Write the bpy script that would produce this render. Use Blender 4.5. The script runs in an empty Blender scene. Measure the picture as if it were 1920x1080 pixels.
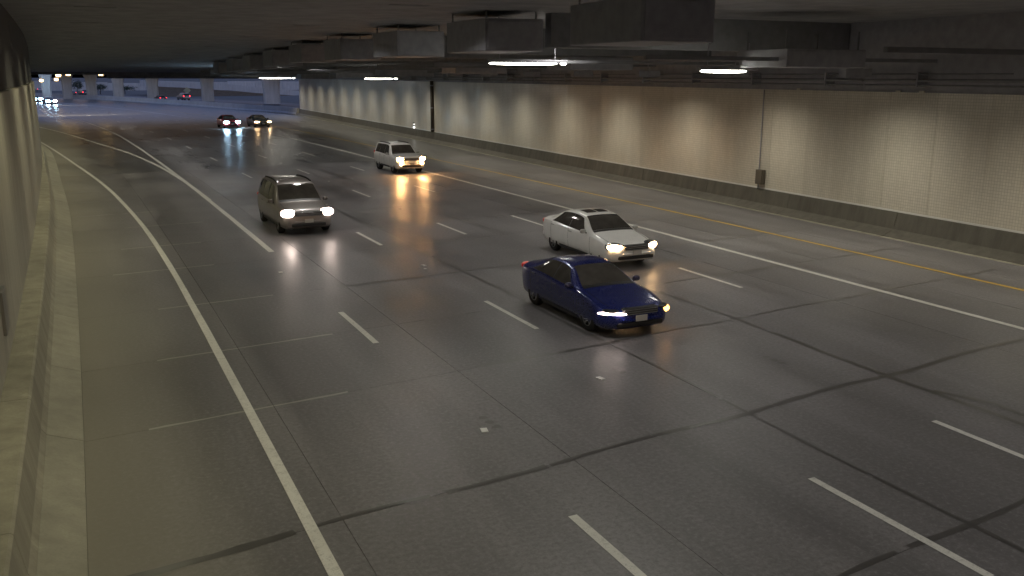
import bpy, bmesh, math, random
import numpy as np
from mathutils import Vector, Matrix

random.seed(7)
S = bpy.context.scene
COL = S.collection
R = math.radians

# ------------------------------------------------------------------ camera
CAM_H, FPX, YAW, PITCH, ROLL = 5.9037, 1694.68, R(24.9706), R(13.1697), R(0.159)
cam = bpy.data.cameras.new('camera')
camo = bpy.data.objects.new('camera', cam)
COL.objects.link(camo)
cam.sensor_width = 36.0
cam.lens = 36.0 * FPX / 1920.0
cam.clip_start, cam.clip_end = 0.05, 6000
sy, cy, sp, cp = math.sin(YAW), math.cos(YAW), math.sin(PITCH), math.cos(PITCH)
r0, fw, u0 = Vector((cy, -sy, 0)), Vector((sy*cp, cy*cp, -sp)), Vector((sy*sp, cy*sp, cp))
rt = r0*math.cos(ROLL) + u0*math.sin(ROLL)
up = -r0*math.sin(ROLL) + u0*math.cos(ROLL)
m = Matrix((rt, up, -fw)).transposed().to_4x4()
m.translation = (0, 0, CAM_H)
camo.matrix_world = m
S.camera = camo

# ------------------------------------------------------------------ sky, exposure (before sunrise: no sun lamp)
W = bpy.data.worlds.new('World')
S.world = W
W.use_nodes = True
wn = W.node_tree
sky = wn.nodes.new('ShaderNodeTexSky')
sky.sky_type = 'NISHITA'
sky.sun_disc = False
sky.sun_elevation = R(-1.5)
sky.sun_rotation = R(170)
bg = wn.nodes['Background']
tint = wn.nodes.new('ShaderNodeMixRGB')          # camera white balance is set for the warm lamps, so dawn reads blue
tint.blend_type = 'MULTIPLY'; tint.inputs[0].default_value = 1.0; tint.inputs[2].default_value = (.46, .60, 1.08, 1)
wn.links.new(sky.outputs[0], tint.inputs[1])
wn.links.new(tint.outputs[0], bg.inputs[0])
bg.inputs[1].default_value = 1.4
S.view_settings.view_transform = 'Standard'
S.view_settings.look = 'None'
S.view_settings.exposure = 0.65
S.view_settings.gamma = 1.0
S.render.engine = 'CYCLES'
S.cycles.use_denoising = True
S.cycles.max_bounces = 5
S.cycles.glossy_bounces = 3
S.cycles.adaptive_threshold = .025
S.cycles.sample_clamp_indirect = 6.0

# ------------------------------------------------------------------ helpers
def lin(c):
    return tuple(v/12.92 if v <= .04045 else ((v+.055)/1.055)**2.4 for v in c)

class N:
    """small node builder for one material"""
    def __init__(s, name):
        s.m = bpy.data.materials.new(name); s.m.use_nodes = True
        s.t = s.m.node_tree; s.b = s.t.nodes['Principled BSDF']
    def n(s, kind, **kw):
        x = s.t.nodes.new('ShaderNode'+kind)
        for k, v in kw.items():
            if k.startswith('i_'): x.inputs[k[2:].replace('_', ' ')].default_value = v
            else: setattr(x, k, v)
        return x
    def l(s, a, b): s.t.links.new(a, b)
    def math(s, op, a, b=None, c=None):
        x = s.n('Math', operation=op)
        for i, v in enumerate((a, b, c)):
            if v is None: continue
            if isinstance(v, (int, float)): x.inputs[i].default_value = v
            else: s.l(v, x.inputs[i])
        return x.outputs[0]
    def ramp(s, fac, stops):
        x = s.n('ValToRGB'); e = x.color_ramp.elements
        while len(e) < len(stops): e.new(0.5)
        for i, (p, c) in enumerate(stops):
            e[i].position = p; e[i].color = (c[0], c[1], c[2], 1) if not isinstance(c, (int, float)) else (c, c, c, 1)
        s.l(fac, x.inputs[0]); return x.outputs[0]
    def mix(s, fac, a, b, mode='MIX'):
        x = s.n('MixRGB', blend_type=mode)
        for i, v in enumerate((fac, a, b)):
            if isinstance(v, (int, float)): x.inputs[i].default_value = v
            elif isinstance(v, tuple): x.inputs[i].default_value = (v[0], v[1], v[2], 1)
            else: s.l(v, x.inputs[i])
        return x.outputs[0]
    def noise(s, vec, scale, detail=4, rough=.55):
        x = s.n('TexNoise'); x.inputs['Scale'].default_value = scale
        x.inputs['Detail'].default_value = detail; x.inputs['Roughness'].default_value = rough
        if vec is not None: s.l(vec, x.inputs['Vector'])
        return x.outputs[0]
    def mapping(s, vec, scale):
        x = s.n('Mapping'); x.inputs['Scale'].default_value = scale; s.l(vec, x.inputs[0]); return x.outputs[0]
    def set(s, **kw):
        for k, v in kw.items():
            i = s.b.inputs[k.replace('_', ' ')]
            if isinstance(v, (int, float)): i.default_value = v
            elif isinstance(v, tuple): i.default_value = (v[0], v[1], v[2], 1)
            else: s.l(v, i)
        return s
    def bump(s, h, strength=.2, dist=.01):
        x = s.n('Bump'); x.inputs['Strength'].default_value = strength; x.inputs['Distance'].default_value = dist
        s.l(h, x.inputs['Height']); s.l(x.outputs[0], s.b.inputs['Normal'])

def plain(name, col, rough=.5, metal=0., spec=.5, coat=0., vary=.0):
    x = N(name); x.set(Roughness=rough, Metallic=metal)
    x.b.inputs['Specular IOR Level'].default_value = spec
    if coat: x.b.inputs['Coat Weight'].default_value = coat; x.b.inputs['Coat Roughness'].default_value = .06
    g = x.n('NewGeometry')
    nz = x.noise(g.outputs['Position'], 3.0, 5)
    k = max(vary, .12)
    x.set(Base_Color=x.mix(nz, tuple(c*(1-k) for c in col), tuple(c*(1+k) for c in col)))
    return x.m

def emit(name, col, strength):
    x = N(name); x.set(Base_Color=tuple(c*.6 for c in col), Roughness=.3)
    x.b.inputs['Emission Color'].default_value = (*col, 1); x.b.inputs['Emission Strength'].default_value = strength
    return x.m

# ---- surface materials
def road_mat(name, base, wet=(.2, .46)):
    x = N(name); g = x.n('NewGeometry'); P = g.outputs['Position']
    sep = x.n('SeparateXYZ'); x.l(P, sep.inputs[0])
    oi = x.n('ObjectInfo')
    y2 = x.math('MULTIPLY', sep.outputs[1], sep.outputs[1])
    xs = x.math('ADD', sep.outputs[0], x.math('MULTIPLY', y2, .000265))     # lateral offset along the bend
    # lane centre oil band and polished wheel tracks
    ph = x.math('FRACT', x.math('DIVIDE', x.math('SUBTRACT', xs, 1.95), 3.66))
    d = x.math('ABSOLUTE', x.math('SUBTRACT', ph, .5))
    stretch = x.mapping(P, (.9, .09, 1))
    big = x.noise(stretch, 1.0, 5, .6)
    patch = x.noise(P, .22, 3, .5)
    fine = x.noise(P, 38, 3, .6)
    grit = x.noise(P, 140, 2, .7)
    col = x.mix(x.ramp(patch, [(.3, 0), (.7, 1)]), tuple(c*.88 for c in base), tuple(c*1.1 for c in base))
    col = x.mix(x.ramp(big, [(.35, 1), (.62, 0)]), col, tuple(c*.6 for c in base))
    col = x.mix(x.ramp(x.math('ADD', d, x.math('MULTIPLY', x.math('SUBTRACT', big, .5), .25)), [(.02, .45), (.2, 0)]), col, tuple(c*.62 for c in base))
    tone = x.math('ADD', x.math('MULTIPLY', oi.outputs['Random'], .22), .89)
    cc = x.n('CombineXYZ'); [x.l(tone, cc.inputs[i]) for i in range(3)]
    col = x.mix(1.0, col, cc.outputs[0], 'MULTIPLY')
    col = x.mix(x.ramp(fine, [(.35, .32), (.6, 0)]), col, tuple(c*.45 for c in base))
    col = x.mix(x.ramp(grit, [(.62, 0), (.75, .35)]), col, tuple(min(1, c*2.4) for c in base))
    # dirty dry shoulder beside the left kerb
    agg = x.noise(P, 13, 4, .75)
    col = x.mix(x.ramp(agg, [(.34, .6), (.5, 0)]), col, tuple(c*.5 for c in base))
    col = x.mix(x.ramp(agg, [(.52, 0), (.7, .5)]), col, tuple(c*1.45 for c in base))
    dirt = x.math('MULTIPLY', x.ramp(x.math('MULTIPLY', x.math('ADD', xs, 1.0), .2), [(.12, 1), (.56, 0)]), .75)
    col = x.mix(dirt, col, x.mix(big, (.23, .213, .165), (.32, .297, .235)))
    ro = x.ramp(x.mix(.5, patch, big), [(.32, wet[0]), (.66, wet[1])])
    ro = x.math('ADD', ro, x.math('MULTIPLY', dirt, .25))
    ro = x.math('ADD', ro, x.math('MULTIPLY', x.math('SUBTRACT', fine, .5), .25))
    x.set(Base_Color=col, Roughness=ro)
    x.bump(x.math('ADD', fine, x.math('MULTIPLY', grit, .5)), .35, .004)
    return x.m

def concrete(name, base, stain=.5, vstreak=True, rough=.7):
    x = N(name); g = x.n('NewGeometry'); P = g.outputs['Position']
    oi = x.n('ObjectInfo')
    st = x.noise(x.mapping(P, (2.2, 2.2, .22) if vstreak else (1, 1, 1)), 1.1, 6, .62)
    bl = x.noise(P, .5, 4); fi = x.noise(P, 24, 4, .6)
    col = x.mix(bl, tuple(c*.8 for c in base), tuple(c*1.15 for c in base))
    col = x.mix(x.math('MULTIPLY', x.ramp(st, [(.4, 0), (.68, 1)]), stain), col, tuple(c*.42 for c in base))
    col = x.mix(x.math('MULTIPLY', x.ramp(st, [(.26, 1), (.36, 0)]), stain*.7), col, tuple(min(1, c*1.7) for c in base))
    col = x.mix(x.ramp(fi, [(.3, .3), (.55, 0)]), col, tuple(c*.6 for c in base))
    tone = x.math('ADD', x.math('MULTIPLY', oi.outputs['Random'], .14), .93)
    cc = x.n('CombineXYZ'); [x.l(tone, cc.inputs[i]) for i in range(3)]
    col = x.mix(1.0, col, cc.outputs[0], 'MULTIPLY')
    x.set(Base_Color=col, Roughness=rough); x.bump(x.math('ADD', fi, st), .3, .006)
    return x.m

def tile_mat(name):
    x = N(name); g = x.n('NewGeometry'); P = g.outputs['Position']; oi = x.n('ObjectInfo')
    sep = x.n('SeparateXYZ'); x.l(P, sep.inputs[0])
    cmb = x.n('CombineXYZ'); x.l(sep.outputs[1], cmb.inputs[0]); x.l(sep.outputs[2], cmb.inputs[1])
    br = x.n('TexBrick'); br.offset = 0; br.inputs['Scale'].default_value = 1
    br.inputs['Brick Width'].default_value = .108; br.inputs['Row Height'].default_value = .108
    br.inputs['Mortar Size'].default_value = .006; br.inputs['Mortar Smooth'].default_value = .2
    br.inputs['Color1'].default_value = (.70, .665, .585, 1); br.inputs['Color2'].default_value = (.63, .60, .53, 1)
    br.inputs['Mortar'].default_value = (.36, .335, .285, 1); x.l(cmb.outputs[0], br.inputs['Vector'])
    st = x.noise(x.mapping(P, (1, 1.6, .16)), 1.2, 6, .6)
    lowgrime = x.noise(P, .7, 4)
    col = x.mix(x.math('MULTIPLY', x.ramp(st, [(.42, 0), (.75, 1)]), .32), br.outputs[0], (.36, .33, .26))
    col = x.mix(x.math('MULTIPLY', lowgrime, .35), col, (.48, .45, .365))
    tone = x.math('ADD', x.math('MULTIPLY', oi.outputs['Random'], .10), .95)
    cc = x.n('CombineXYZ'); [x.l(tone, cc.inputs[i]) for i in range(3)]
    x.set(Base_Color=x.mix(1.0, col, cc.outputs[0], 'MULTIPLY'),
          Roughness=x.ramp(lowgrime, [(.3, .28), (.7, .5)]))
    x.bump(br.outputs['Fac'], -.25, .003)
    return x.m

def paint_mat(name, col, wear=.5):
    x = N(name); g = x.n('NewGeometry'); P = g.outputs['Position']
    a = x.noise(P, 9, 6, .7); b = x.noise(P, 60, 3, .7); c = x.noise(P, 1.2, 4)
    k = x.math('MULTIPLY', x.ramp(x.mix(.5, a, b), [(.5, 0), (.64, 1)]), wear)
    cc = x.mix(c, tuple(v*.72 for v in col), col)
    x.set(Base_Color=x.mix(k, cc, (.09, .085, .075)), Roughness=.45); x.bump(b, .3, .002)
    return x.m

M = {}
M['road'] = road_mat('wet_concrete_road', (.208, .20, .207), (.29, .52))
M['road_far'] = road_mat('wet_concrete_road_far', (.155, .155, .158), (.27, .37))
M['joint'] = plain('dark_joint_filler', (.07, .068, .064), .6)
M['tar'] = plain('tar_joint_sealant', (.08, .077, .075), .3, spec=.6, vary=.3)
M['tar_sheen'] = plain('sheen_pale_sealant', (.33, .32, .29), .38, spec=.6, vary=.3)  # pale tone paints in the sheen of the wet sealant
M['white_paint'] = paint_mat('worn_white_road_paint', (.82, .81, .76), .45)
M['yellow_paint'] = paint_mat('worn_yellow_road_paint', (.74, .48, .06), .3)
M['tile'] = tile_mat('cream_wall_tiles')
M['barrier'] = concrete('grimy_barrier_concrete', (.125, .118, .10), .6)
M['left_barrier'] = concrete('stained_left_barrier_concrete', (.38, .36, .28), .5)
M['kerb'] = concrete('barrier_foot_concrete', (.37, .355, .285), .35)
M['leftwall'] = concrete('left_wall_concrete', (.44, .42, .36), .3)
M['ceiling'] = concrete('sooty_ceiling_concrete', (.29, .295, .32), .5, False, .85)
M['darksteel'] = plain('dark_sooty_steel', (.31, .315, .35), .75, vary=.3)
M['beam'] = plain('sooty_beam_steel', (.20, .205, .22), .65, vary=.3)
M['outer'] = concrete('outdoor_concrete', (.50, .48, .45), .35)
M['dirt'] = concrete('brown_dirt_slope', (.17, .115, .065), .5, False, .95)
M['asphalt'] = plain('far_dark_asphalt', (.06, .06, .063), .5, vary=.3)
M['terrain'] = concrete('dusty_ground', (.16, .145, .12), .4, False, .95)
M['galv'] = plain('dull_galvanised_metal', (.28, .28, .27), .45, .6)
M['cabinet'] = plain('dull_brown_cabinet_metal', (.12, .105, .085), .5)
M['upper_dark'] = plain('darkened_upper_wall', (.07, .07, .072), .8, vary=.3)  # upper left wall coloured dark to read as unlit ceiling under the left lamps
M['pipe'] = plain('dark_brown_drain_pipe', (.06, .045, .035), .5)
M['signface'] = plain('faded_yellow_sign_face', (.42, .38, .22), .5)
M['rubber'] = plain('tyre_rubber', (.018, .018, .018), .8)
M['alloy'] = plain('alloy_wheel', (.32, .32, .33), .35, .8)
M['glass'] = plain('dark_car_glass', (.07, .065, .057), .05, spec=.8, vary=.55)
M['black_trim'] = plain('black_trim', (.018, .018, .018), .45)
M['chrome'] = plain('chrome_trim', (.55, .55, .56), .2, .9)
M['plate'] = plain('pale_number_plate', (.5, .48, .44), .5)
M['amber'] = emit('amber_lamp', (1, .42, .10), 5)
M['tail'] = emit('red_tail_lamp', (1, .03, .04), 3.2)
M['tail_dim'] = emit('dim_red_tail_lamp', (1, .05, .04), .08)
M['head_warm'] = emit('warm_headlamp', (1, .62, .30), 30)
M['head_white'] = emit('white_headlamp', (1, .80, .70), 11)
M['head_blue'] = emit('cold_headlamp', (.45, .75, 1), 75)
M['head_orange'] = emit('orange_headlamp', (1, .5, .18), 150)
M['lens'] = emit('tube_lens', (1, .97, .84), 24)
M['star'] = emit('flood_lamp_lens', (1, .66, .26), 7)
M['post_marker'] = plain('white_marker', (.7, .7, .68), .35)

def link(o, parent=None):
    COL.objects.link(o)
    if parent is not None: o.parent = parent
    return o

def tag(o, label=None, cat=None, group=None, kind=None):
    if label: o['label'] = label
    if cat: o['category'] = cat
    if group: o['group'] = group
    if kind: o['kind'] = kind
    return o

def empty(name, loc=(0, 0, 0), rz=0):
    o = bpy.data.objects.new(name, None); o.empty_display_size = .2
    o.location = loc; o.rotation_euler.z = rz
    return link(o)

def mesh_obj(name, V, F, mat, parent=None, smooth=False, mats=None, fm=None):
    me = bpy.data.meshes.new(name); me.from_pydata([tuple(v) for v in V], [], F); me.update()
    for q in (mats or [mat]): me.materials.append(q)
    if fm:
        for p, i in zip(me.polygons, fm): p.material_index = i
    if smooth: me.polygons.foreach_set('use_smooth', [True]*len(me.polygons))
    return link(bpy.data.objects.new(name, me), parent)

class MB:
    def __init__(s): s.bm = bmesh.new()
    def box(s, x0, x1, y0, y1, z0, z1, bev=0., mat=None):
        r = bmesh.ops.create_cube(s.bm, size=1)
        vs = r['verts']
        bmesh.ops.scale(s.bm, vec=(x1-x0, y1-y0, z1-z0), verts=vs)
        bmesh.ops.translate(s.bm, vec=((x0+x1)/2, (y0+y1)/2, (z0+z1)/2), verts=vs)
        if mat is not None: bmesh.ops.transform(s.bm, matrix=mat, verts=vs)
        if bev:
            ed = list({e for v in vs for e in v.link_edges})
            bmesh.ops.bevel(s.bm, geom=ed, offset=bev, segments=2, profile=.5, affect='EDGES')
        return s
    def cyl(s, c, r, h, axis='Z', seg=16, r2=None):
        k = bmesh.ops.create_cone(s.bm, cap_ends=True, segments=seg, radius1=r, radius2=r if r2 is None else r2, depth=h)
        vs = k['verts']
        if axis == 'X': bmesh.ops.rotate(s.bm, verts=vs, cent=(0, 0, 0), matrix=Matrix.Rotation(R(90), 3, 'Y'))
        if axis == 'Y': bmesh.ops.rotate(s.bm, verts=vs, cent=(0, 0, 0), matrix=Matrix.Rotation(R(90), 3, 'X'))
        bmesh.ops.translate(s.bm, vec=c, verts=vs)
        return s
    def ell(s, c, rad, rot=0, pw=1.0, seg=16, ring=10):
        k = bmesh.ops.create_uvsphere(s.bm, u_segments=seg, v_segments=ring, radius=1)
        vs = k['verts']
        for v in vs:
            v.co = Vector([math.copysign(abs(q)**pw, q)*rd for q, rd in zip(v.co, rad)])
        bmesh.ops.rotate(s.bm, verts=vs, cent=(0, 0, 0), matrix=Matrix.Rotation(rot, 3, 'Z'))
        bmesh.ops.translate(s.bm, vec=c, verts=vs)
        return s
    def build(s, name, mat, parent=None, smooth=False):
        me = bpy.data.meshes.new(name); s.bm.normal_update(); s.bm.to_mesh(me); s.bm.free()
        me.materials.append(mat)
        if smooth: me.polygons.foreach_set('use_smooth', [True]*len(me.polygons))
        return link(bpy.data.objects.new(name, me), parent)

def pchip(xs, ys):
    xs, ys = np.array(xs, float), np.array(ys, float)
    h = np.diff(xs); d = np.diff(ys)/h
    mm = np.zeros(len(xs))
    for i in range(1, len(xs)-1):
        if d[i-1]*d[i] > 0:
            w1, w2 = 2*h[i]+h[i-1], h[i]+2*h[i-1]
            mm[i] = (w1+w2)/(w1/d[i-1]+w2/d[i])
    mm[0], mm[-1] = d[0], d[-1]
    def f(x):
        x = min(max(x, xs[0]), xs[-1])
        i = min(max(int(np.searchsorted(xs, x))-1, 0), len(h)-1)
        t = (x-xs[i])/h[i]
        return float((1+2*t)*(1-t)**2*ys[i]+t*(1-t)**2*h[i]*mm[i]+t*t*(3-2*t)*ys[i+1]+t*t*(t-1)*h[i]*mm[i+1])
    return f

# ------------------------------------------------------------------ plan of the road
def bend(Y):                                   # the whole road bends to the left with distance
    return .000265*Y*Y + .00063*max(Y-90, 0)**2
def slope(Y):
    return .00053*Y + .00126*max(Y-90, 0)
ramp_out = pchip([-60, 27, 35, 49, 72, 94, 130, 180, 330], [2.27, 2.27, 2.2, 1.73, .11, -1.6, -4.6, -9.5, -26])   # ramp outer line
gore_in = pchip([40, 52, 62, 75, 92, 112, 125, 180, 330], [5.72, 5.66, 5.43, 4.62, 2.6, .5, -1.1, -8, -26])        # ramp side of the gore
left_flare = pchip([-60, 40, 58, 78, 94, 140, 330], [0, 0, .22, .42, 1.3, 5.5, 30])
wall_flare = pchip([-60, 70, 80, 94, 140, 330], [0, 0, .1, .9, 5.1, 29])
def wallX(Y): return 26.62 + .0235*Y            # foot of the right hand barrier
LANE = dict(A=5.62, B=9.47, C=13.12, D=16.80, E=20.13, F=23.90)
Y_END = 145.0                                  # tunnel mouth
def PX(off, Y): return off - bend(Y)

# ---- terrain and road
t = mesh_obj('terrain', [(-900, -300, -.25), (900, -300, -.25), (900, 2500, -.25), (-900, 2500, -.25)], [(0, 1, 2, 3)], M['terrain'])
tag(t, kind='structure')

JSK = .125
joints = [11.15, 15.98, 19.97, 24.53, 29.61]
y = joints[-1]
for i in range(7):
    y += [4.35, 4.8, 4.2, 4.75][i % 4]; joints.append(y)
y = joints[0]
for i in range(4):
    y -= [4.6, 4.1, 4.9, 4.4][i % 4]; joints.insert(0, y)
Y_SLAB = joints[-1]
colE = [-.45, 2.72, 6.55, 10.40, 14.38, 18.1, 21.85, 25.0, None]
def edge_off(i, Y):
    if i == 0: return -.45 - left_flare(Y)
    if colE[i] is None: return wallX(Y) + bend(Y) - .02
    return colE[i]

# far road sheet (starts at the last joint) and the bed under the slabs
V, F = [], []
Ys = list(np.arange(0, 1.0001, 1/70.0))
for i, k in enumerate(Ys):
    for j, u in enumerate(np.linspace(0, 1, 9)):
        offL, offR = (-2.2, 36.0)
        Y0 = Y_SLAB + .012
        Yb = Y0 + (360-Y0)*k
        lo = edge_off(0, Yb) - .6 - (30 if Yb > 90 else 0)*min(1, (Yb-90)/40 if Yb > 90 else 0)
        hi = min(wallX(Yb)+bend(Yb)+.3, 36.3) if Yb < Y_END else 36.2
        off = lo + (hi-lo)*u
        Yv = Yb + (off-2.2)*JSK*(1-k)
        V.append((off - bend(Yv), Yv, 0.0))
for i in range(70):
    for j in range(8):
        a = i*9+j; F.append((a, a+1, a+10, a+9))
road = mesh_obj('road', V, F, M['road_far'])
tag(road, kind='structure')
V, F = [], []
for i in range(31):
    for j in range(2):
        Yb = -45 + (Y_SLAB+6+45)*i/30.0
        V.append((-2.3-bend(Yb) if j == 0 else 27.6, Yb, -.03))
for i in range(30): F.append((2*i, 2*i+1, 2*i+3, 2*i+2))
bed = mesh_obj('joint_bed', V, F, M['joint'], road)

def slab(i, ya, yb):
    g = .0045
    V, F = [], []
    n = 3
    for z in (0.0, -.028):
        for k in range(n+1):
            for e in (i, i+1):
                Y0 = ya + (yb-ya)*k/n
                off = edge_off(e, Y0) + (g if e == i else -g)
                Yv = Y0 + (off-2.2)*JSK + (g if k == 0 else -g if k == n else 0)
                off = edge_off(e, Yv) + (g if e == i else -g)
                V.append((PX(off, Yv), Yv, z))
    for k in range(n): F.append((2*k, 2*k+1, 2*k+3, 2*k+2))
    o = 2*(n+1)
    for k in range(n):
        F.append((2*k, 2*k+2, o+2*k+2, o+2*k)); F.append((2*k+1, o+2*k+1, o+2*k+3, 2*k+3))
    F.append((0, o, o+1, 1)); F.append((2*n, 2*n+1, o+2*n+1, o+2*n))
    s = mesh_obj('slab', V, F, M['road'], road)
    s.location.z = random.uniform(-.0012, .0)
for r in range(len(joints)-1):
    for i in range(8): slab(i, joints[r], joints[r+1])
# slabs behind and under the camera
near = mesh_obj('near_pavement', [(-.45, -45, -.001), (26, -45, -.001), (26.4, joints[0]+(26.4-2.2)*JSK-.01, -.001), (-.45, joints[0]+(-.45-2.2)*JSK-.01, -.001)], [(0, 1, 2, 3)], M['road'], road)

def ribbon(name, pts, w, z, mat, parent=road, jag=0., step=None, rnd=None):
    """flat strip along pts (x, y), square to its own run"""
    rnd = rnd or random
    P = [Vector((p[0], p[1])) for p in pts]
    if step:
        Q = []
        for a, b in zip(P[:-1], P[1:]):
            n = max(1, int((b-a).length/step))
            Q += [a.lerp(b, k/n) for k in range(n)]
        P = Q + [P[-1]]
    V, F = [], []
    for i, p in enumerate(P):
        d = (P[min(i+1, len(P)-1)] - P[max(i-1, 0)]).normalized(); nn = Vector((-d.y, d.x))
        a, b = w/2*(1+rnd.uniform(-jag, jag)), w/2*(1+rnd.uniform(-jag, jag))
        V += [(p.x+nn.x*a, p.y+nn.y*a, z), (p.x-nn.x*b, p.y-nn.y*b, z)]
    for i in range(len(P)-1): F.append((2*i, 2*i+1, 2*i+3, 2*i+2))
    return mesh_obj(name, V, F, mat, parent)

# sealant bands poured over the joints
for r, yj in enumerate(joints):
    o = -.4
    while o < 25.5:
        L = random.uniform(1.6, 4.5); o2 = min(o+L, 25.8)
        pts = [(PX(q, yj+(q-2.2)*JSK), yj+(q-2.2)*JSK + .05*math.sin(q*1.3+r)) for q in np.arange(o, o2+.01, .35)]
        wd = random.choice([.04, .07, .10, .16]); keep = random.random() < .85 or yj < 17
        if yj < 17 and o > 2: wd = random.uniform(.08, .14)
        if len(pts) > 2 and keep and not (13 < yj < 40 and o < 5.0):
            ribbon('joint_sealant', pts, wd, .003 + .0004*(r % 3), M['tar'], jag=.3)
        o = o2 - .03
for r, yj in enumerate(joints):                       # pale filler either side of the ramp line, reflected light put into its colour
    if 13 < yj < 46:
        a, b = 1.0 + .5*math.sin(r*2.1), 4.3 + .7*math.sin(r*1.3)
        ribbon('joint_sealant', [(PX(q, yj+(q-2.2)*JSK), yj+(q-2.2)*JSK) for q in np.arange(a, b, .3)], .075, .0034, M['tar_sheen'], jag=.45)
for off, wd in ((10.40, .095), (14.38, .10), (18.1, .035), (21.85, .03)):
    Y0 = 2.0
    while Y0 < 62:
        Y1 = Y0 + random.uniform(3, 8)
        if random.random() < (1.1 if wd > .09 else .45):
            pts = [(PX(off + .035*math.sin(q*.7+off), q), q) for q in np.arange(Y0, Y1, .6)]
            if len(pts) > 2: ribbon('joint_sealant', pts, wd*random.uniform(.7, 1.4), .0045, M['tar'], jag=.3)
        Y0 = Y1
# stray crack and loop cuts filled with tar
for pts, wd in (([(14.45, 11.6), (14.9, 10.6), (14.8, 9.9), (15.3, 9.3), (15.2, 8.6), (14.7, 8.0)], .10),
                ([(15.2, 9.6), (15.9, 9.0), (16.4, 8.2), (16.3, 7.2)], .07),
                ([(10.9, 36.2), (12.5, 36.6), (12.9, 35.6), (12.3, 34.6), (10.7, 34.2), (10.2, 35.2), (10.9, 36.2)], .07),
                ([(7.0, 44.2), (8.4, 44.6), (8.9, 43.5), (8.3, 42.5), (6.9, 42.2), (6.4, 43.2), (7.0, 44.2)], .07)):
    ribbon('crack_sealant', [(PX(a, b), b) for a, b in pts], wd, .0052, M['tar'], jag=.35, step=.25)
# scattered dark patches where markers came off
for px, py, n in ((5.92, 13.9, 3), (12.9, 14.65, 3), (16.9, 15.35, 2), (9.5, 15.3, 2)):
    for k in range(n):
        V = []
        for a in range(9):
            rr = .09*random.uniform(.75, 1.2); V.append((px+.02*k+rr*math.cos(a*.698), py-.24*k+rr*.9*math.sin(a*.698), .0056))
        mesh_obj('scar', V, [tuple(range(9))], M['tar'], road)

# painted markings
def line(name, fn, Y0, Y1, w, mat, step=2.0, z=.0068):
    n = max(2, int((Y1-Y0)/step)); ys = np.linspace(Y0, Y1, n)
    return ribbon(name, [(fn(q)-bend(q), q) for q in ys], w, z, mat, jag=.05)
line('edge_line', ramp_out, -20, 300, .17, M['white_paint'])
line('gore_line', lambda q: 5.66, 31.2, 340, .20, M['white_paint'])
line('gore_line', gore_in, 46, 300, .20, M['white_paint'], z=.0074)
line('lane_line', lambda q: LANE['E'], -20, 340, .20, M['white_paint'])
line('yellow_edge_line', lambda q: LANE['F'] + (0 if q < 60 else .004*(q-60)), -20, 340, .14, M['yellow_paint'])
PH = dict(A=(22.2, -2, 2), B=(33.94, -3, 14), C=(47.03, -4, 14), D=(71.99, -6, 12))
for k, (ph, a, b) in PH.items():
    for j in range(a, b):
        ys = ph + 12.19*j
        if k == 'A' and ys > 24: continue
        if ys < -4 or ys > 220: continue
        d = line('lane_dash', lambda q: LANE[k], ys-3.05, ys, .13 if k != 'A' else .14, M['white_paint'], step=.5)
# raised reflective markers
for k in 'BCD':
    for j in range(-1, 5):
        yy = PH[k][0] + 12.19*j + 4.6
        if 8 < yy < 90:
            b = MB().box(-.05, .05, -.05, .05, 0, .018, .006).build('reflective_marker', M['post_marker'], road)
            b.location = (PX(LANE[k]-.02, yy), yy, .001)
for X, Y in ((5.03, 27.7), (9.4, 26.9), (5.7, 13.35), (8.9, 14.9)):
    b = MB().box(-.06, .06, -.09, .09, 0, .016, .005).build('reflective_marker', M['post_marker'], road)
    b.location = (X, Y, .001); b.rotation_euler.z = random.uniform(-.4, .4)

# opposing roadway beyond the barrier
V, F = [], []
for i in range(31):
    Yb = 150 + 450*i/30.0
    V += [(39.5-bend(Yb), Yb, -.02), (62-bend(Yb), Yb, -.02)]
for i in range(30): F.append((2*i, 2*i+1, 2*i+3, 2*i+2))
opp = mesh_obj('far_roadway', V, F, M['asphalt']); tag(opp, kind='structure')

# ------------------------------------------------------------------ sweeps
def sweep(name, prof, path, mat, parent=None, closed=False, smooth=False):
    """prof: (dx, z) list, path: list of (x, y) ; dx runs along world x"""
    V, F = [], []; n = len(prof)
    for (px, py) in path:
        V += [(px+a, py, b) for a, b in prof]
    for i in range(len(path)-1):
        for j in range(n if closed else n-1):
            a, b = i*n+j, i*n+(j+1) % n
            F.append((a, b, b+n, a+n))
    F.append(tuple(range(n))); F.append(tuple(reversed(range((len(path)-1)*n, len(path)*n))))
    return mesh_obj(name, V, F, mat, parent, smooth)

# right barrier in cast lengths
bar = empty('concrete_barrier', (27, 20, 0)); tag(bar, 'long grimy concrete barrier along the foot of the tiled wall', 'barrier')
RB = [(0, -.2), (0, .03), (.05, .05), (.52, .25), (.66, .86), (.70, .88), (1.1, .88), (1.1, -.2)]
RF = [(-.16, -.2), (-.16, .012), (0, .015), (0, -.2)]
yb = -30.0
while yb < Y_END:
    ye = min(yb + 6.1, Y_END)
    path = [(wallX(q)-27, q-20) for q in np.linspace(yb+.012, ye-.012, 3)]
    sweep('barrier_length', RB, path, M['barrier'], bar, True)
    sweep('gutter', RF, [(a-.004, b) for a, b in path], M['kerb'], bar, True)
    yb = ye
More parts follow.
